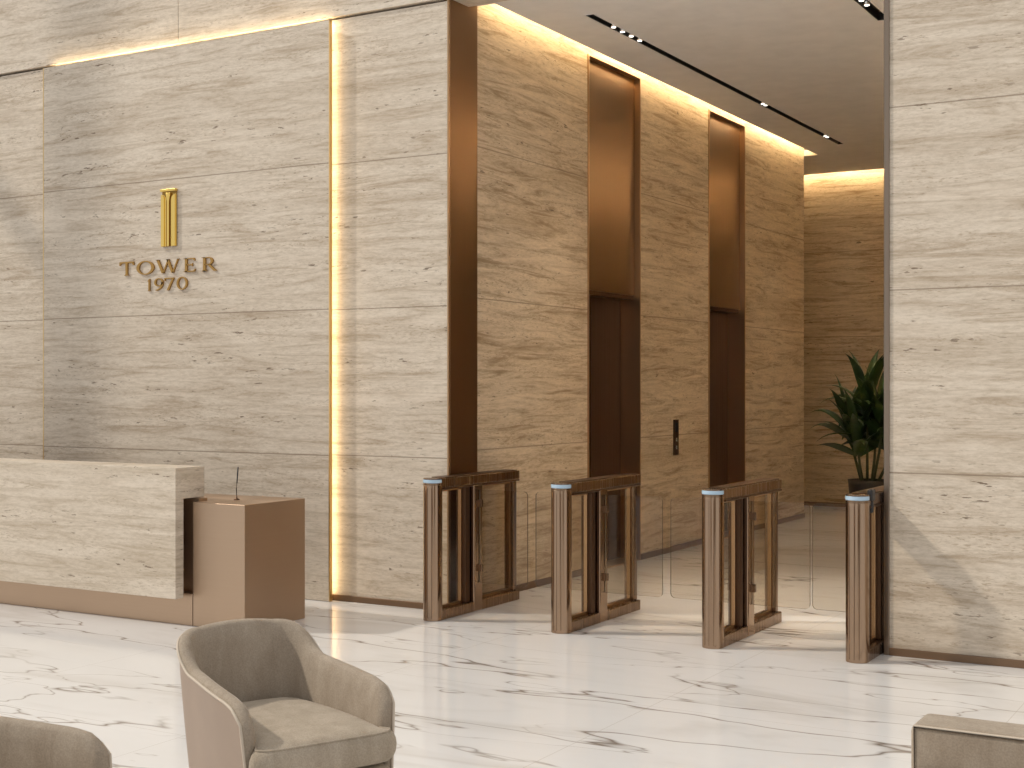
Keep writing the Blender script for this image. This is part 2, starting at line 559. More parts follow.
# added unseen post and rails far left, casting soft shadows on the lobby wall
w = MB()
w.box((-13.15, 6.02, 0), (-12.90, 6.32, 11.0))
w.box((-13.12, 6.28, 6.10), (-12.95, YW - 0.02, 6.36))
w.box((-13.12, 6.28, 10.8), (-12.95, YW - 0.02, 11.0))
struct(w.build('shadow_frame_1', M['bronze_dark'], bevel=0.01), 'added unseen bronze post and rails that shade the lobby wall', 'shadow frame')

# ------------------------------------------------------------------ lift doors
def lift_door(name, n, label):
    root = bpy.data.objects.new(name, None)
    col.objects.link(root)
    root.location = (XE, n[0], 0)
    struct(root, label, 'lift door')
    W = n[1] - n[0]
    f = MB()          # bright frame lining the niche
    f.box((-0.20, 0, 0), (0.012, 0.016, ZN)); f.box((-0.20, W - 0.016, 0), (0.012, W, ZN)); f.box((-0.20, 0.016, ZN - 0.016), (0.012, W - 0.016, ZN))
    f.build('frame', M['bronze_trim'], root, bevel=0.003)
    MB().box((-0.075, 0.016, 2.43), (-0.045, W - 0.016, ZN - 0.016)).build('transom_panel', M['bronze'], root, bevel=0.004)
    MB().box((-0.30, 0.016, 2.395), (-0.06, W - 0.016, 2.43)).build('header', M['bronze_dark'], root)
    split = 0.40 * W
    for k, (a, b, d) in enumerate(((0.018, split, -0.20), (split + 0.008, W - 0.018, -0.185))):
        lf = MB().box((d - 0.04, a, 0.012), (d, b, 2.395)).build('door_leaf', M['bronze_dark'], root, bevel=0.004)
    MB().box((-0.235, 0.018, 0), (0.0, W - 0.018, 0.011)).build('sill', M['bronze_trim'], root)
    return root
lift_door('door_1', N1, 'tall bronze lift door niche nearer the lobby, dark sliding leaves under a bronze panel')
lift_door('door_2', N2, 'tall bronze lift door niche farther down the hall, dark leaves under a bronze panel')

# call panel between the lifts
r = thing('lift_call_panel', 'slim dark lift call panel with buttons on the stone between the two lift doors', 'call panel', (XE, 12.27, 0.93))
MB().box((0, -0.055, 0), (0.014, 0.055, 0.345)).build('plate', M['bronze_dark'], r, bevel=0.004)
MB().box((0.014, -0.035, 0.225), (0.017, 0.035, 0.315)).build('display', M['black'], r)
for z in (0.075, 0.15):
    b = MB()
    b.lathe([(0.019, 0), (0.019, 0.004), (0.015, 0.007)], seg=20)
    bmesh.ops.rotate(b.bm, cent=(0, 0, 0), matrix=Matrix.Rotation(radians(90), 3, 'Y'), verts=b.bm.verts)
    b.shift(0.013, 0, z)
    b.build('button', M['steel'], r)

# ------------------------------------------------------------------ feature panel with the light behind it
PX0, PX1, PY, PZ = -9.35, -6.29, 8.075, 4.314
r = thing('wall_panel', 'large travertine panel standing off the wall, glowing along its right and top edges', 'wall panel', ((PX0 + PX1) / 2, PY, 0.0))
MB().box((PX0, PY, 0.002), (PX1, PY + 0.03, PZ)).build('stone_slab', M['stone'], r, world=True)
e = MB()
e.box((PX1, PY - 0.002, 0.002), (PX1 + 0.008, PY + 0.032, PZ)); e.box((PX0 - 0.008, PY - 0.002, 0.002), (PX0, PY + 0.032, PZ))
e.build('edge_trim', M['brass'], r, world=True)
b = MB()
for x in (-9.1, -7.8, -6.5):
    b.box((x - 0.03, PY + 0.03, 0.2), (x + 0.03, YW - 0.018, 4.2))
b.build('standoff_rail', M['steel'], r, world=True)
MB().box((PX1 - 0.035, PY + 0.04, 0.05), (PX1 - 0.020, PY + 0.068, PZ - 0.03)).build('led_strip', M['led_panel'], r, world=True)
MB().box((PX0 + 0.05, PY + 0.031, PZ - 0.024), (PX1 - 0.03, PY + 0.055, PZ - 0.010)).build('led_strip', M['led_top'], r, world=True)

# ------------------------------------------------------------------ sign: column emblem, TOWER, 1970
def letter_T(mb, w, h, d):
    s = 0.15 * w
    mb.prism([(w/2 - s*.42, 0.10*h), (w/2 + s*.42, 0.10*h), (w/2 + s*.5, h*0.9), (w/2 - s*.5, h*0.9)], 0, d, 'y')
    mb.prism([(w/2 - s*1.05, 0), (w/2 + s*1.05, 0), (w/2 + s*.42, .1*h), (w/2 - s*.42, .1*h)], 0, d, 'y')
    mb.prism([(0.02*w, h*.90), (.98*w, h*.90), (.98*w, h), (.02*w, h)], 0, d, 'y')
    mb.prism([(0, h*.74), (.05*w, h*.74), (.14*w, h*.90), (.02*w, h*.93)], 0, d, 'y')
    mb.prism([(w, h*.74), (.98*w, h*.93), (.86*w, h*.90), (.95*w, h*.74)], 0, d, 'y')

def ring(mb, cx, cz, rx, rz, tx, tz, d, a0=0, a1=2*pi, n=36, tilt=0.0):
    """elliptical stroke, thicker at the sides (tx) than at top and bottom (tz)"""
    full = abs(a1 - a0) > 2*pi - 1e-3
    O, I = [], []
    k = n if full else n + 1
    for i in range(k):
        a = a0 + (a1 - a0) * i / n
        O.append((cx + rx*cos(a), cz + rz*sin(a)))
        I.append((cx + (rx - tx)*cos(a + tilt), cz + (rz - tz)*sin(a + tilt)))
    vo = [[mb.bm.verts.new((p[0], y, p[1])) for p in O] for y in (0, d)]
    vi = [[mb.bm.verts.new((p[0], y, p[1])) for p in I] for y in (0, d)]
    m = k if full else k - 1
    for i in range(m):
        j = (i + 1) % k
        for q in ((vo[0][i], vo[0][j], vi[0][j], vi[0][i]), (vo[1][i], vi[1][i], vi[1][j], vo[1][j]), (vo[0][i], vo[1][i], vo[1][j], vo[0][j]), (vi[0][i], vi[0][j], vi[1][j], vi[1][i])):
            mb.bm.faces.new(q)
    if not full:
        for i in (0, k - 1):
            mb.bm.faces.new((vo[0][i], vo[1][i], vi[1][i], vi[0][i]))

def letter_O(mb, w, h, d):
    ring(mb, w/2, h/2, w/2, h*.53, .155*w, .075*h, d, tilt=0.12)

def letter_W(mb, w, h, d):
    def st(x0, x1, t, top=h, bot=0):
        mb.prism([(x0 - t/2, top), (x1 - t/2, bot), (x1 + t/2, bot), (x0 + t/2, top)], 0, d, 'y')
    st(.06*w, .30*w, .10*w); st(.53*w, .31*w, .05*w, h*.98); st(.50*w, .72*w, .10*w); st(.95*w, .73*w, .05*w)
    for x, q in ((.05*w, .085*w), (.955*w, .06*w), (.51*w, .07*w)):
        mb.prism([(x - q, h), (x + q, h), (x + q*.4, h*.95), (x - q*.4, h*.95)], 0, d, 'y')

def letter_E(mb, w, h, d):
    s = .20*w
    mb.prism([(.10*w, 0), (.10*w + s, 0), (.10*w + s*.95, h), (.10*w + s*.05, h)], 0, d, 'y')
    mb.prism([(0, 0), (.92*w, 0), (w, .20*h), (.95*w, .20*h), (.84*w, .085*h), (0, .05*h)], 0, d, 'y')
    mb.prism([(0, h), (0, .95*h), (.82*w, .915*h), (.90*w, .80*h), (.95*w, .80*h), (.92*w, h)], 0, d, 'y')
    mb.prism([(.2*w, .48*h), (.70*w, .48*h), (.70*w, .555*h), (.2*w, .555*h)], 0, d, 'y')
    mb.prism([(.70*w, .40*h), (.75*w, .40*h), (.75*w, .635*h), (.70*w, .635*h)], 0, d, 'y')

def letter_R(mb, w, h, d):
    s = .17*w
    mb.prism([(.10*w, .0), (.10*w + s, 0), (.10*w + s*.95, h), (.10*w + s*.05, h)], 0, d, 'y')
    mb.prism([(0, 0), (.37*w, 0), (.30*w, .06*h), (.08*w, .06*h)], 0, d, 'y')
    mb.prism([(0, h), (0.02*w, .95*h), (.48*w, .925*h), (.48*w, h)], 0, d, 'y')
    mb.prism([(.2*w, .44*h), (.48*w, .44*h), (.48*w, .51*h), (.2*w, .51*h)], 0, d, 'y')
    ring(mb, .46*w, .72*h, .30*w, .28*h, .15*w, .075*h, d, -pi/2, pi/2, 18)
    mb.prism([(.40*w, .46*h), (.56*w, .48*h), (.95*w, .05*h), (1.02*w, 0.0), (.80*w, 0)], 0, d, 'y')

def digit_1(mb, w, h, d):
    s = .42*w
    mb.prism([(w/2 - s/2, .05*h), (w/2 + s/2, .05*h), (w/2 + s/2, h), (w/2 + s*.1, h), (0, .84*h), (0, .79*h), (w/2 - s/2, .86*h)], 0, d, 'y')
    mb.prism([(0, 0), (w, 0), (w/2 + s/2, .07*h), (w/2 - s/2, .07*h)], 0, d, 'y')

def digit_9(mb, w, h, d):
    ring(mb, w/2, .66*h, w/2, .34*h, .19*w, .08*h, d)
    pts_o = [(w, .66*h), (.97*w, .42*h), (.78*w, .17*h), (.45*w, .02*h), (.18*w, -.02*h)]
    pts_i = [(.16*w, .05*h), (.42*w, .10*h), (.66*w, .25*h), (.80*w, .46*h), (.81*w, .66*h)]
    mb.prism(pts_o + pts_i, 0, d, 'y')

def digit_7(mb, w, h, d):
    mb.prism([(0, h), (w, h), (w, .93*h), (.06*w, .90*h)], 0, d, 'y')
    mb.prism([(0, h), (.07*w, .91*h), (.07*w, .76*h), (0, .76*h)], 0, d, 'y')
    mb.prism([(w, .95*h), (.80*w, .91*h), (.24*w, -.02*h), (.46*w, -.02*h)], 0, d, 'y')

def digit_0(mb, w, h, d):
    ring(mb, w/2, h/2, w/2, h*.52, .17*w, .075*h, d)

sx0, sxm = -8.440, (8.418 - 7.356) / 540.0     # sign metres per drawn unit
def sx(u):
    return sx0 + (u - 108) * sxm
sgn = thing('wall_sign', 'raised gold lettering under a gold column emblem on the glowing stone panel', 'sign', (-7.885, PY, 2.36))
for fn, nm, u0, u1, z0, h in ((letter_T, 'letter', 108, 192, 2.502, .112), (letter_O, 'letter', 207, 306, 2.504, .106), (letter_W, 'letter', 318, 444, 2.504, .110),
                              (letter_E, 'letter', 470, 533, 2.504, .108), (letter_R, 'letter', 566, 646, 2.502, .110),
                              (digit_1, 'digit', 270, 287, 2.367, .098), (digit_9, 'digit', 307, 357, 2.369, .098), (digit_7, 'digit', 364, 416, 2.368, .098), (digit_0, 'digit', 431, 490, 2.368, .098)):
    mb = MB()
    fn(mb, (u1 - u0) * sxm, h, -0.014)
    mb.shift(sx(u0), PY, z0)
    mb.build(nm, M['gold_letter'], sgn, world=True)
# emblem: two fluted shafts and a slim centre shaft between them, arched at the top, under a slab
ex0, ex1, ez0, ez1 = -7.968, -7.806, 2.717, 3.175
mb = MB()
mb.box((ex0 + .003, PY - 0.008, ez0), (ex1 - .003, PY, ez1 - 0.008), M['gold_dark'])
mb.box((ex0, PY - 0.030, ez1 - 0.020), (ex1, PY, ez1))
ew = ex1 - ex0
def shaft(x0, x1, rl, rr, dep):
    top = ez1 - 0.045
    pts = [(x0, ez0), (x1, ez0)]
    pts += [(x1 - rr + rr*cos(a), top - rr + rr*sin(a)) for a in [pi/2*k/6 for k in range(7)]] if rr else [(x1, top)]
    pts += [(x0 + rl - rl*sin(a), top - rl + rl*cos(a)) for a in [pi/2*k/6 for k in range(7)]] if rl else [(x0, top)]
    mb.prism(pts, PY - dep, PY - 0.008, 'y')
shaft(ex0, ex0 + .34*ew, 0, .04, 0.018)
shaft(ex0 + .03*ew, ex0 + .24*ew, 0, .03, 0.026)
shaft(ex0 + .66*ew, ex1, .04, 0, 0.018)
shaft(ex0 + .76*ew, ex1 - .03*ew, .03, 0, 0.026)
mb.prism([(ex0 + .43*ew, ez0), (ex0 + .57*ew, ez0), (ex0 + .57*ew, ez1 - .10), (ex0 + .66*ew, ez1 - .03), (ex0 + .34*ew, ez1 - .03), (ex0 + .43*ew, ez1 - .10)], PY - 0.026, PY - 0.008, 'y')
mb.build('emblem', M['gold'], sgn, world=True, bevel=0.002)

# ------------------------------------------------------------------ reception desk
d = thing('reception_desk', 'long reception desk of travertine slab over a copper plinth and copper end cabinet', 'reception desk', (-7.9, 7.0, 0))
s = MB()
SX = -6.475
s.prism([(6.68, .19), (6.755, .19), (6.755, .85), (6.955, .85), (6.955, 1.058), (6.68, 1.058)], -11.6, SX, 'x')
s.build('stone_front', M['stone_desk'], d, world=True, bevel=0.003)
MB().box((-11.6, 6.80, 0.0), (-6.44, 6.86, 0.215)).build('plinth', M['copper'], d, world=True, bevel=0.003)
MB().box((-11.6, 6.86, 0.0), (-6.437, 6.94, 0.845)).build('back_board', M['copper'], d, world=True)
MB().box((-6.435, 6.80, 0.0), (-5.985, 7.42, 0.826)).build('end_cabinet', M['copper'], d, world=True, bevel=0.004)
MB().box((-6.9, 6.96, 0.72), (-6.437, 7.42, 0.824)).build('cabinet_top', M['copper'], d, world=True, bevel=0.003)
MB().box((-11.6, 6.96, 0.70), (-6.91, 7.45, 0.74)).build('work_top', M['stone_desk'], d, world=True, bevel=0.003)
MB().box((-11.6, 7.38, 0.0), (-6.91, 7.43, 0.70)).build('rear_panel', M['bronze_dark'], d, world=True)

p = thing('pen', 'thin dark pen standing upright on the copper end of the desk', 'pen', (-6.31, 7.09, 0.8266))
b = MB(); b.lathe([(0.020, 0), (0.020, 0.004), (0.006, 0.010), (0.004, 0.022)], seg=18); b.build('holder', M['bronze_dark'], p)
b = MB(); b.tube([(0, 0, .020), (-.003, 0, .07), (.003, 0, .12), (.012, 0, .222)], .004, 8, radii=[.0018, .0035, .0042, .005]); b.build('barrel', M['black'], p)

# ------------------------------------------------------------------ turnstiles
TL = 1.14
def half_round(w, r_depth, y1, inset=0.0):
    pts = [(w/2 - inset, y1), (-w/2 + inset, y1)]
    n = 14
    for k in range(n + 1):
        a = pi - pi * k / n
        pts.append(((w/2 - inset) * cos(a), r_depth - (r_depth - inset) * sin(a)))
    return pts[::-1]

def make_turnstile(label, wings):
    r = thing('turnstile', label, 'turnstile', (0, 0, 0), 0, 'bronze turnstiles across the mouth of the lift hall')
    W = 0.132
    b = MB(); b.prism(half_round(W, .062, .085), 0, .925)
    fp = b.build('front_post', M['bronze_post'], r, bevel=0.003)
    b = MB()
    for x in (-.028, .0, .028):        # dark strips painting reflection streaks on the smooth post
        y = .062 - .062 * sqrt(1 - (x / .066) ** 2)
        b.box((x - .0012, y - .0008, .02), (x + .0012, y + .004, .905))
    b.build('reflection_streak', M['bronze_dark'], fp)
    b = MB(); b.prism(half_round(W + .006, .064, .075), .938, .962)
    b.build('status_light', M['led_blue'], r, bevel=0.004)
    b = MB(); b.prism(half_round(W, .062, .085), .925, .938); b.prism(half_round(W - .002, .062, .085), .962, .972); b.build('cap', M['gate_bronze'], r, bevel=0.002)
    b = MB(); b.box((-W/2, .075, .905), (W/2, TL, .968)); b.box((-W/2 - .002, .105, .889), (W/2 + .002, TL, .905), M['bronze_dark'])
    tr = b.build('top_rail', M['gate_bronze'], r, bevel=0.006)
    MB().box((-W/2 + .012, .13, .968), (W/2 - .012, TL - .02, .974)).build('top_inlay', M['bronze_dark'], tr, bevel=0.002)
    b = MB(); b.box((-W/2, .085, 0.0), (W/2, TL, .072)); b.build('bottom_rail', M['gate_bronze'], r, bevel=0.006)
    b = MB(); b.box((-.04, .42, .072), (.04, .48, .889)); b.build('middle_post', M['bronze_dark'], r, bevel=0.006)
    b = MB(); b.box((-W/2 - .004, .490, .0), (W/2 + .004, .605, .90)); mp = b.build('gate_post', M['bronze_post'], r, bevel=0.012, seg=4)
    b = MB(); b.box((-.04, 1.09, .072), (.04, TL, .889)); b.build('rear_post', M['gate_bronze'], r, bevel=0.006)
    for y0, y1 in ((.085, .42), (.605, 1.09)):
        f = MB()
        f.box((-.012, y0, .072), (.012, y0 + .016, .889)); f.box((-.012, y1 - .016, .072), (.012, y1, .889))
        f.box((-.012, y0 + .016, .873), (.012, y1 - .016, .889)); f.box((-.012, y0 + .016, .072), (.012, y1 - .016, .088))
        fo = f.build('pane_frame', M['bronze_trim'], r)
        MB().box((-.006, y0 + .016, .088), (.006, y1 - .016, .873)).build('glass_panel', M['glass_smoke'], fo)
    for sgn_, length in wings:
        x0 = sgn_ * (W/2 + .008); x1 = sgn_ * (W/2 + length)
        g = MB()
        rc = .03
        lo, hi = .20, .862
        pts = [(x0, lo), (x1 - sgn_*rc, lo)]
        pts += [(x1 - sgn_*rc + sgn_*rc*sin(a), lo + rc - rc*cos(a)) for a in (pi/8, pi/4, 3*pi/8)]
        pts += [(x1, lo + rc), (x1, hi - rc)]
        pts += [(x1 - sgn_*rc + sgn_*rc*cos(a), hi - rc + rc*sin(a)) for a in (pi/8, pi/4, 3*pi/8)]
        pts += [(x1 - sgn_*rc, hi), (x0, hi)]
        g.prism(pts, .552, .564, 'y')
        for fc in g.bm.faces:
            fc.normal_update()
            if abs(fc.normal.y) < 0.5:
                fc.material_index = 1
        g.mats = [None, M['glass_edge']]
        wo = g.build('glass_wing', M['glass'], r)
        for z in (.28, .74):
            cmb = MB().box((min(sgn_*(W/2), sgn_*(W/2 + .028)), .545, z), (max(sgn_*(W/2), sgn_*(W/2 + .028)), .571, z + .05))
            cmb.build('clamp', M['gate_bronze'], wo, bevel=0.002)
    return r

ts = make_turnstile('bronze glass-sided turnstile farthest left, beside the bronze corner of the logo wall', [(1, .40)])
ts.location = (-5.187, 7.742, 0)
ts = make_turnstile('bronze glass-sided turnstile second from the left, in front of the nearer lift door', [(-1, .40), (1, .43)])
ts.location = (-4.206, 7.772, 0)
ts = make_turnstile('bronze glass-sided turnstile second from the right, in front of the farther lift door', [(-1, .43), (1, .385)])
ts.location = (-3.163, 7.790, 0)
ts = make_turnstile('bronze turnstile farthest right, pressed against the pale stone wall, palm behind it', [(-1, .36)])
ts.location = (-2.275, 7.806, 0)
b = MB(); b.box((.045, .10, .93), (.078, .17, 1.0)); b.box((.05, .12, .86), (.074, .15, .93))
b.build('card_reader', M['black'], ts, bevel=0.010, seg=3)

# ------------------------------------------------------------------ ceiling spotlight slots
def track(label, sl, spots, watts):
    xc = (sl[0] + sl[1]) / 2
    r = thing('recessed_track_light', label, 'track light', (xc, (sl[2] + sl[3]) / 2, ZC), 0, 'black spotlight slots in the hall ceiling')
    h = MB()
    L = (sl[3] - sl[2]) / 2
    wv = (sl[1] - sl[0]) / 2
    h.box((-wv, -L, .06), (wv, L, .075)); h.box((-wv, -L, 0.001), (-wv + .006, L, .06)); h.box((wv - .006, -L, 0.001), (wv, L, .06))
    h.box((-wv, -L, 0.001), (wv, -L + .006, .06)); h.box((-wv, L - .006, 0.001), (wv, L, .06))
    h.build('channel', M['black'], r)
    rim = MB()
    for a, b_ in (((-wv - .008, -L - .008), (-wv, L + .008)), ((wv, -L - .008), (wv + .008, L + .008)), ((-wv, -L - .008), (wv, -L)), ((-wv, L), (wv, L + .008))):
        rim.box((a[0], a[1], -.003), (b_[0], b_[1], .001))
    rim.build('rim', M['ceiling'], r)
    for y in spots:
        yy = y - (sl[2] + sl[3]) / 2
        s_ = MB(); s_.lathe([(.024, 0), (.026, .05), (.012, .06)], (0, yy, .0), 18); so = s_.build('spotlight', M['steel'], r)
        l_ = MB(); l_.lathe([(.018, -.003), (.018, .0)], (0, yy, -.0005), 16); l_.build('lens', M['spot_lens'], so)
        ld = bpy.data.lights.new('spot_lamp', 'SPOT')
        ld.energy = watts
        ld.spot_size = radians(58)
        ld.spot_blend = 1.0
        ld.shadow_soft_size = 0.02
        ld.color = (1.0, 0.88, 0.72)
        lo_ = bpy.data.objects.new('spot_lamp', ld)
        col.objects.link(lo_)
        lo_.parent = so
        lo_.location = (0, yy, -.012)
    return r
track('long black recessed spotlight slot running above the two lift doors', SL1, (9.62, 9.78, 9.94, 10.1, 12.98, 13.06, 15.0, 15.08), 30)
track('black recessed spotlight slot at the right edge of the hall ceiling by the stone wall', SL2, (9.72, 9.86, 10.0), 170)

# ------------------------------------------------------------------ palm in its pot
pl = thing('potted_palm', 'tall dark green palm in a dark planter at the far end of the lift hall', 'potted plant', (-4.24, 15.05, 0))
b = MB(); b.lathe([(.15, 0), (.165, .02), (.205, .52), (.212, .565), (.195, .565), (.19, .53)], seg=36); b.build('pot', M['pot'], pl)
b = MB(); b.lathe([(.188, .515), (.188, .535)], seg=30); b.build('soil', M['soil'], pl)
rng = random.Random(5)
st = MB()
fol = MB()
def blade(base, az, elev, length, width, droop, twist=0.0):
    """one long leaf: a creased strip that rises, arches and falls"""
    n = 9
    p = Vector(base)
    e = elev
    rows = []
    for i in range(n + 1):
        t = i / n
        dvec = Vector((cos(az) * cos(e), sin(az) * cos(e), sin(e)))
        side = Vector((-sin(az), cos(az), 0))
        nrm = side.cross(dvec)
        wv = width * (0.30 + 1.0 * sin(pi * min(1, t * .92 + .06)) ** .8) * (1 - t ** 4) * .5
        sd = (side * cos(twist) + nrm * sin(twist))
        rows.append([fol.bm.verts.new(p - sd * wv + nrm * wv * .35), fol.bm.verts.new(p), fol.bm.verts.new(p + sd * wv + nrm * wv * .35)])
        p = p + dvec * (length / n)
        e -= droop / n * (0.4 + 1.4 * t)
    for a, b_ in zip(rows, rows[1:]):
        for k in range(2):
            f = fol.bm.faces.new((a[k], a[k + 1], b_[k + 1], b_[k]))
            f.smooth = True
for (ox, oy, h, lean) in ((0, 0, .78, 0), (-.07, .03, .52, -.12), (.07, -.02, .60, .1), (.03, .08, .44, .04), (-.03, -.07, .36, -.05), (.10, .06, .40, .16)):
    base = Vector((ox, oy, .53)); top = Vector((ox + lean, oy + lean * .2, .53 + h * 1.13))
    mid = (base + top) / 2 + Vector((lean * .15, 0, 0))
    st.tube([base, mid, top], .014, 8, radii=[.017, .014, .011])
    nl = 13
    for k in range(nl):
        az = 2 * pi * k / nl + rng.uniform(-.3, .3)
        lv = k % 3
        blade(top - Vector((0, 0, .05 * lv)), az, radians((78, 58, 40)[lv] + rng.uniform(-8, 8)), rng.uniform(.52, .74), rng.uniform(.085, .125), rng.uniform(1.0, 1.9) * (0.55 if lv == 0 else 1.0), rng.uniform(-.5, .5))
st.build('stem', M['stem'], pl)
fo = fol.build('foliage', M['leaf'], pl)
sm = fo.modifiers.new('thick', 'SOLIDIFY'); sm.thickness = .0015

# ------------------------------------------------------------------ armchairs
def smooth(a, b, x):
    t = max(0.0, min(1.0, (x - a) / (b - a)))      # also runs downhill when a > b
    return t * t * (3 - 2 * t)

def make_armchair(label, group=None):
    r = thing('armchair', label, 'armchair', (0, 0, 0), 0, group)
    # plan of the shell: u across, v forward; a U with rounded back corners
    HW, VB, VF, RC = .318, -.36, .41, .17
    path = []
    nS = 22
    for i in range(nS + 1):
        path.append(Vector((-HW, VF + (VB + RC - VF) * i / nS)))
    for i in range(1, 13):
        a = pi / 2 * i / 12
        path.append(Vector((-HW + RC - RC * cos(a), VB + RC - RC * sin(a))))
    for i in range(1, 15):
        path.append(Vector((-HW + RC + (2 * HW - 2 * RC) * i / 14, VB)))
    for i in range(1, 13):
        a = pi / 2 * i / 12
        path.append(Vector((HW - RC + RC * sin(a), VB + RC - RC * cos(a))))
    for i in range(1, nS + 1):
        path.append(Vector((HW, VB + RC + (VF - VB - RC) * i / nS)))
    path = [Vector((p.x * (1 - .11 * smooth(.30, -.36, p.y)), p.y)) for p in path]
    N = len(path)
    nrm = []
    for i in range(N):
        dd = path[min(i + 1, N - 1)] - path[max(i - 1, 0)]
        dd.normalize()
        nrm.append(Vector((dd.y, -dd.x)) if True else dd)      # outward
    out_m, in_m = MB(), MB()
    o_rows, i_rows, seam_o, seam_i = [], [], [], []
    for i, p in enumerate(path):
        v = p.y
        n_ = nrm[i]
        side = abs(p.x) / HW
        s_back = 1 - smooth(-.34, -.10, v)
        zt = .600 + .098 * s_back + .05 * (.41 - v) / .77 - .012 * smooth(.28, .41, v)
        if v < VB + .02:
            zt += .012 * (1 - (p.x / (HW - RC)) ** 2 if abs(p.x) < HW - RC else 0)
        end = smooth(.35, .41, v)                       # rounded nose of the arm
        zt -= .038 * end ** 2
        th = .052
        flare = .055
        zb = .13
        o_pts = []
        for z in (zb, .22, .34, .46, .56, .64, .70, .76):
            zz = min(zb + (z - zb) / (.76 - zb) * (zt - .02 - zb), zt - .02)
            f = min(1.0, (zz - zb) / (.80 - zb))
            off = -flare * (1 - f) ** 1.3
            slant = -.05 * (1 - (zz - zb) / (zt - zb)) * end * 0 
            q = p + n_ * off
            vv = q.y
            # the front edge of the arms rakes back towards the top
            if v > 0:
                vv = q.y + (.03 - .07 * f) * (v / VF)
            o_pts.append(Vector((q.x, vv, zz)))
        top = o_pts[-1]
        def inn(k, z):
            q = Vector((top.x, top.y)) - n_ * k
            return Vector((q.x, q.y, z))
        t_pts = [inn(.003, zt - .008), inn(.011, zt), inn(.024, zt + .003), inn(th - .013, zt - .002), inn(th - .003, zt - .012)]
        i_pts = []
        for k in range(1, 8):
            zz = (zt - .012) + (.30 - zt) * k / 7
            f = k / 7
            q = inn(th + .03 * f * s_back + .012 * sin(pi * f), zz)
            i_pts.append(q)
        o_rows.append(o_pts)
        i_rows.append([top] + t_pts + i_pts)
        seam_o.append(top + Vector((n_.x * .003, n_.y * .003, .001)))
        seam_i.append(t_pts[-1])
    def grid(mb, rows):
        vs = [[mb.bm.verts.new(q) for q in row] for row in rows]
        for a, b_ in zip(vs, vs[1:]):
            for k in range(len(a) - 1):
                f = mb.bm.faces.new((a[k], a[k + 1], b_[k + 1], b_[k]))
                f.smooth = True
        return vs
    grid(out_m, o_rows)
    # inside, over the top and down the two front ends
    vs = grid(in_m, i_rows)
    for e, row in ((0, i_rows[0]), (-1, i_rows[-1])):
        orow = o_rows[e]
        m = 7
        cap_o = [in_m.bm.verts.new(q) for q in orow[::-1]]
        inner = vs[e][6:]
        # bulged front strip between outer edge and inner edge
        left = cap_o
        right = [vs[e][5]] + inner
        k = min(len(left), len(right))
        bul = []
        for j in range(k):
            a_ = left[j].co; b_ = right[j].co
            c_ = (a_ + b_) / 2 + Vector((0, .016, 0))
            bul.append(in_m.bm.verts.new(c_))
        for j in range(k - 1):
            for q in ((left[j], left[j + 1], bul[j + 1], bul[j]), (bul[j], bul[j + 1], right[j + 1], right[j])):
                f = in_m.bm.faces.new(q); f.smooth = True
        fan = [vs[e][0], vs[e][1], vs[e][2], vs[e][3], vs[e][4], vs[e][5]]
        for j in range(5):
            f = in_m.bm.faces.new((fan[j], fan[j + 1], bul[0])); f.smooth = True
        f = in_m.bm.faces.new((left[0], vs[e][0], bul[0]))
    sh = in_m.build('shell', M['velvet'], r)
    out_m.build('outer_panel', M['leather'], r)
    # piping on the outer seam, continued down the front of both arms
    front_l = [q + Vector((0, .004, 0)) for q in o_rows[0]]
    front_r = [q + Vector((0, .004, 0)) for q in o_rows[-1][::-1]]
    b = MB(); b.tube(front_l + seam_o[1:-1] + front_r, .0055, 6)
    b.build('piping', M['piping'], sh)
    # seat cushion with a T front, slab base under it
    def soft_box(x0, x1, y0, y1, z0, z1, rad, crown, taper):
        mb = MB()
        nx, ny = 18, 30
        def surf(zc, sign):
            g = []
            for j in range(ny + 1):
                row = []
                for i in range(nx + 1):
                    u = -1 + 2 * i / nx; v_ = -1 + 2 * j / ny
                    ex = (1 - abs(u) ** 4); ey = (1 - abs(v_) ** 4)
                    zz = crown * sqrt(max(0, ex)) * sqrt(max(0, ey))
                    row.append((u, v_, zc + sign * zz))
                g.append(row)
            return g
        cx_, cy_ = (x0 + x1) / 2, (y0 + y1) / 2
        hx, hy = (x1 - x0) / 2, (y1 - y0) / 2
        def place(u, v_, z, inset):
            # superellipse footprint
            k = 8
            m_ = (abs(u) ** k + abs(v_) ** k) ** (1 / k)
            mm = max(abs(u), abs(v_))
            s_ = mm / m_ if m_ > 1e-6 else 1
            yy = cy_ + v_ * s_ * (hy - inset * abs(mm))
            wide = (1 - taper * smooth(.25, -.36, yy)) * (1 + .13 * smooth(.40, .45, yy))
            return (cx_ + u * s_ * (hx - inset * abs(mm)) * wide, yy, z)
        top = [[mb.bm.verts.new(place(u, v_, z, rad)) for u, v_, z in row] for row in surf(z1 - crown, 1)]
        bot = [[mb.bm.verts.new(place(u, v_, z, rad)) for u, v_, z in row] for row in surf(z0 + crown * .3, -.3)]
        for g, fl in ((top, 0), (bot, 1)):
            for j in range(ny):
                for i in range(nx):
                    q = (g[j][i], g[j][i + 1], g[j + 1][i + 1], g[j + 1][i])
                    f = mb.bm.faces.new(q if not fl else q[::-1]); f.smooth = True
        def loop(g):
            L = [(0, i) for i in range(nx)] + [(j, nx) for j in range(ny)] + [(ny, i) for i in range(nx, 0, -1)] + [(j, 0) for j in range(ny, 0, -1)]
            return L
        L = loop(top)
        def ringv(z, inset):
            out = []
            for j, i in L:
                u = -1 + 2 * i / nx; v_ = -1 + 2 * j / ny
                out.append(mb.bm.verts.new(place(u, v_, z, inset)))
            return out
        rings = [[top[j][i] for j, i in L]]
        zt_, zb_ = z1 - crown, z0 + crown * .3
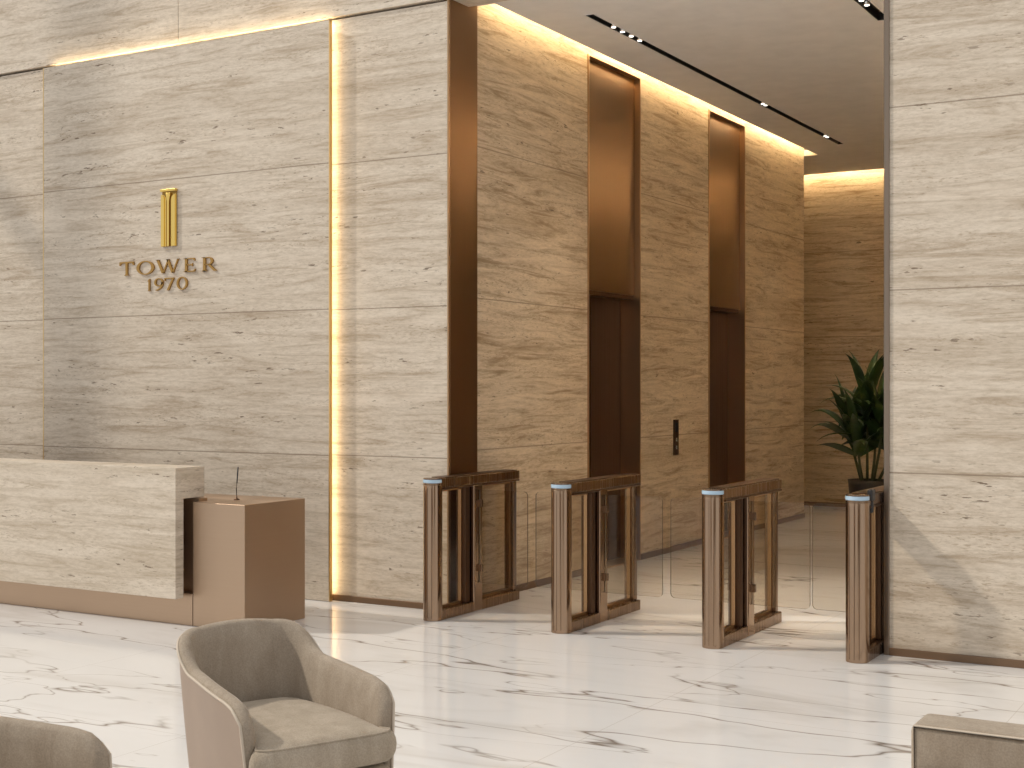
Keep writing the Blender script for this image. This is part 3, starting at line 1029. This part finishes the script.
        for t in (.12, .3, .5, .7, .88):
            rings.append(ringv(zt_ + (zb_ - zt_) * t, rad * (1 - max(0, sin(pi * t)) ** .6)))
        rings.append([bot[j][i] for j, i in L])
        for a, b_ in zip(rings, rings[1:]):
            n = len(a)
            for k in range(n):
                f = mb.bm.faces.new((a[k], a[(k + 1) % n], b_[(k + 1) % n], b_[k])); f.smooth = True
        seam = [v.co.copy() for v in rings[0]]
        return mb, seam
    mb, seam = soft_box(-.266, .266, -.25, .50, .335, .472, .018, .024, .24)
    cu = mb.build('seat_cushion', M['velvet_seat'], r)
    b = MB(); b.tube([q + Vector((0, 0, .001)) for q in seam], .004, 6, closed=True); b.build('piping', M['velvet_seat'], cu)
    mb, seam = soft_box(-.256, .256, -.24, .49, .19, .332, .015, .01, .36)
    mb.build('base', M['velvet_seat'], r)
    for x in (-.20, .20):
        for y in (-.20, .40):
            b = MB(); b.lathe([(.014, 0), (.022, .195)], (x, y, 0), 14); b.build('leg', M['bronze_dark'], r)
    return r

CH_TH = -25.0
chair = make_armchair('taupe armchair with pale piping, whole tub shape in view in front of the desk', 'taupe tub armchairs')
chair.location = (-3.212, 3.792, 0)
chair.rotation_euler = (0, 0, radians(CH_TH - 90))
chair.scale = (.945, .945, .945)
c2 = copy_tree(chair)
c2['label'] = 'taupe armchair cut off by the left edge of the picture, only its arm showing'
c2.location = (-3.405, 2.56, 0)
c2.rotation_euler = (0, 0, radians(12 - 90))

# ------------------------------------------------------------------ sofa at the right
sf = thing('sofa', 'taupe velvet sofa at the lower right corner, only its boxy back showing', 'sofa', (0.085, 3.6, 0))
b = MB(); b.box((-1.06, .285, .14), (1.06, .46, .65)); bk = b.build('backrest', M['velvet'], sf, bevel=0.022, seg=4)
b = MB()
e = .012
b.tube([(-1.06 + e, .285, .15), (-1.06 + e, .285, .645), (1.06 - e, .285, .645), (1.06 - e, .285, .15)], .005, 6)
b.build('piping', M['piping'], bk)
b = MB(); b.box((-1.04, -.42, .14), (1.04, .28, .30)); b.build('base', M['velvet'], sf, bevel=0.015, seg=3)
for x0, x1 in ((-.86, -.005), (.005, .86)):
    b = MB(); b.box((x0, -.42, .302), (x1, .28, .43)); b.build('seat_cushion', M['velvet_seat'], sf, bevel=0.035, seg=4)
for x0, x1 in ((-1.05, -.87), (.87, 1.05)):
    b = MB(); b.box((x0, -.42, .302), (x1, .28, .54)); b.build('arm', M['velvet'], sf, bevel=0.03, seg=4)
for x in (-.95, .95):
    for y in (-.34, .38):
        b = MB(); b.lathe([(.016, 0), (.024, .142)], (x, y, 0), 14); b.build('leg', M['bronze_dark'], sf)
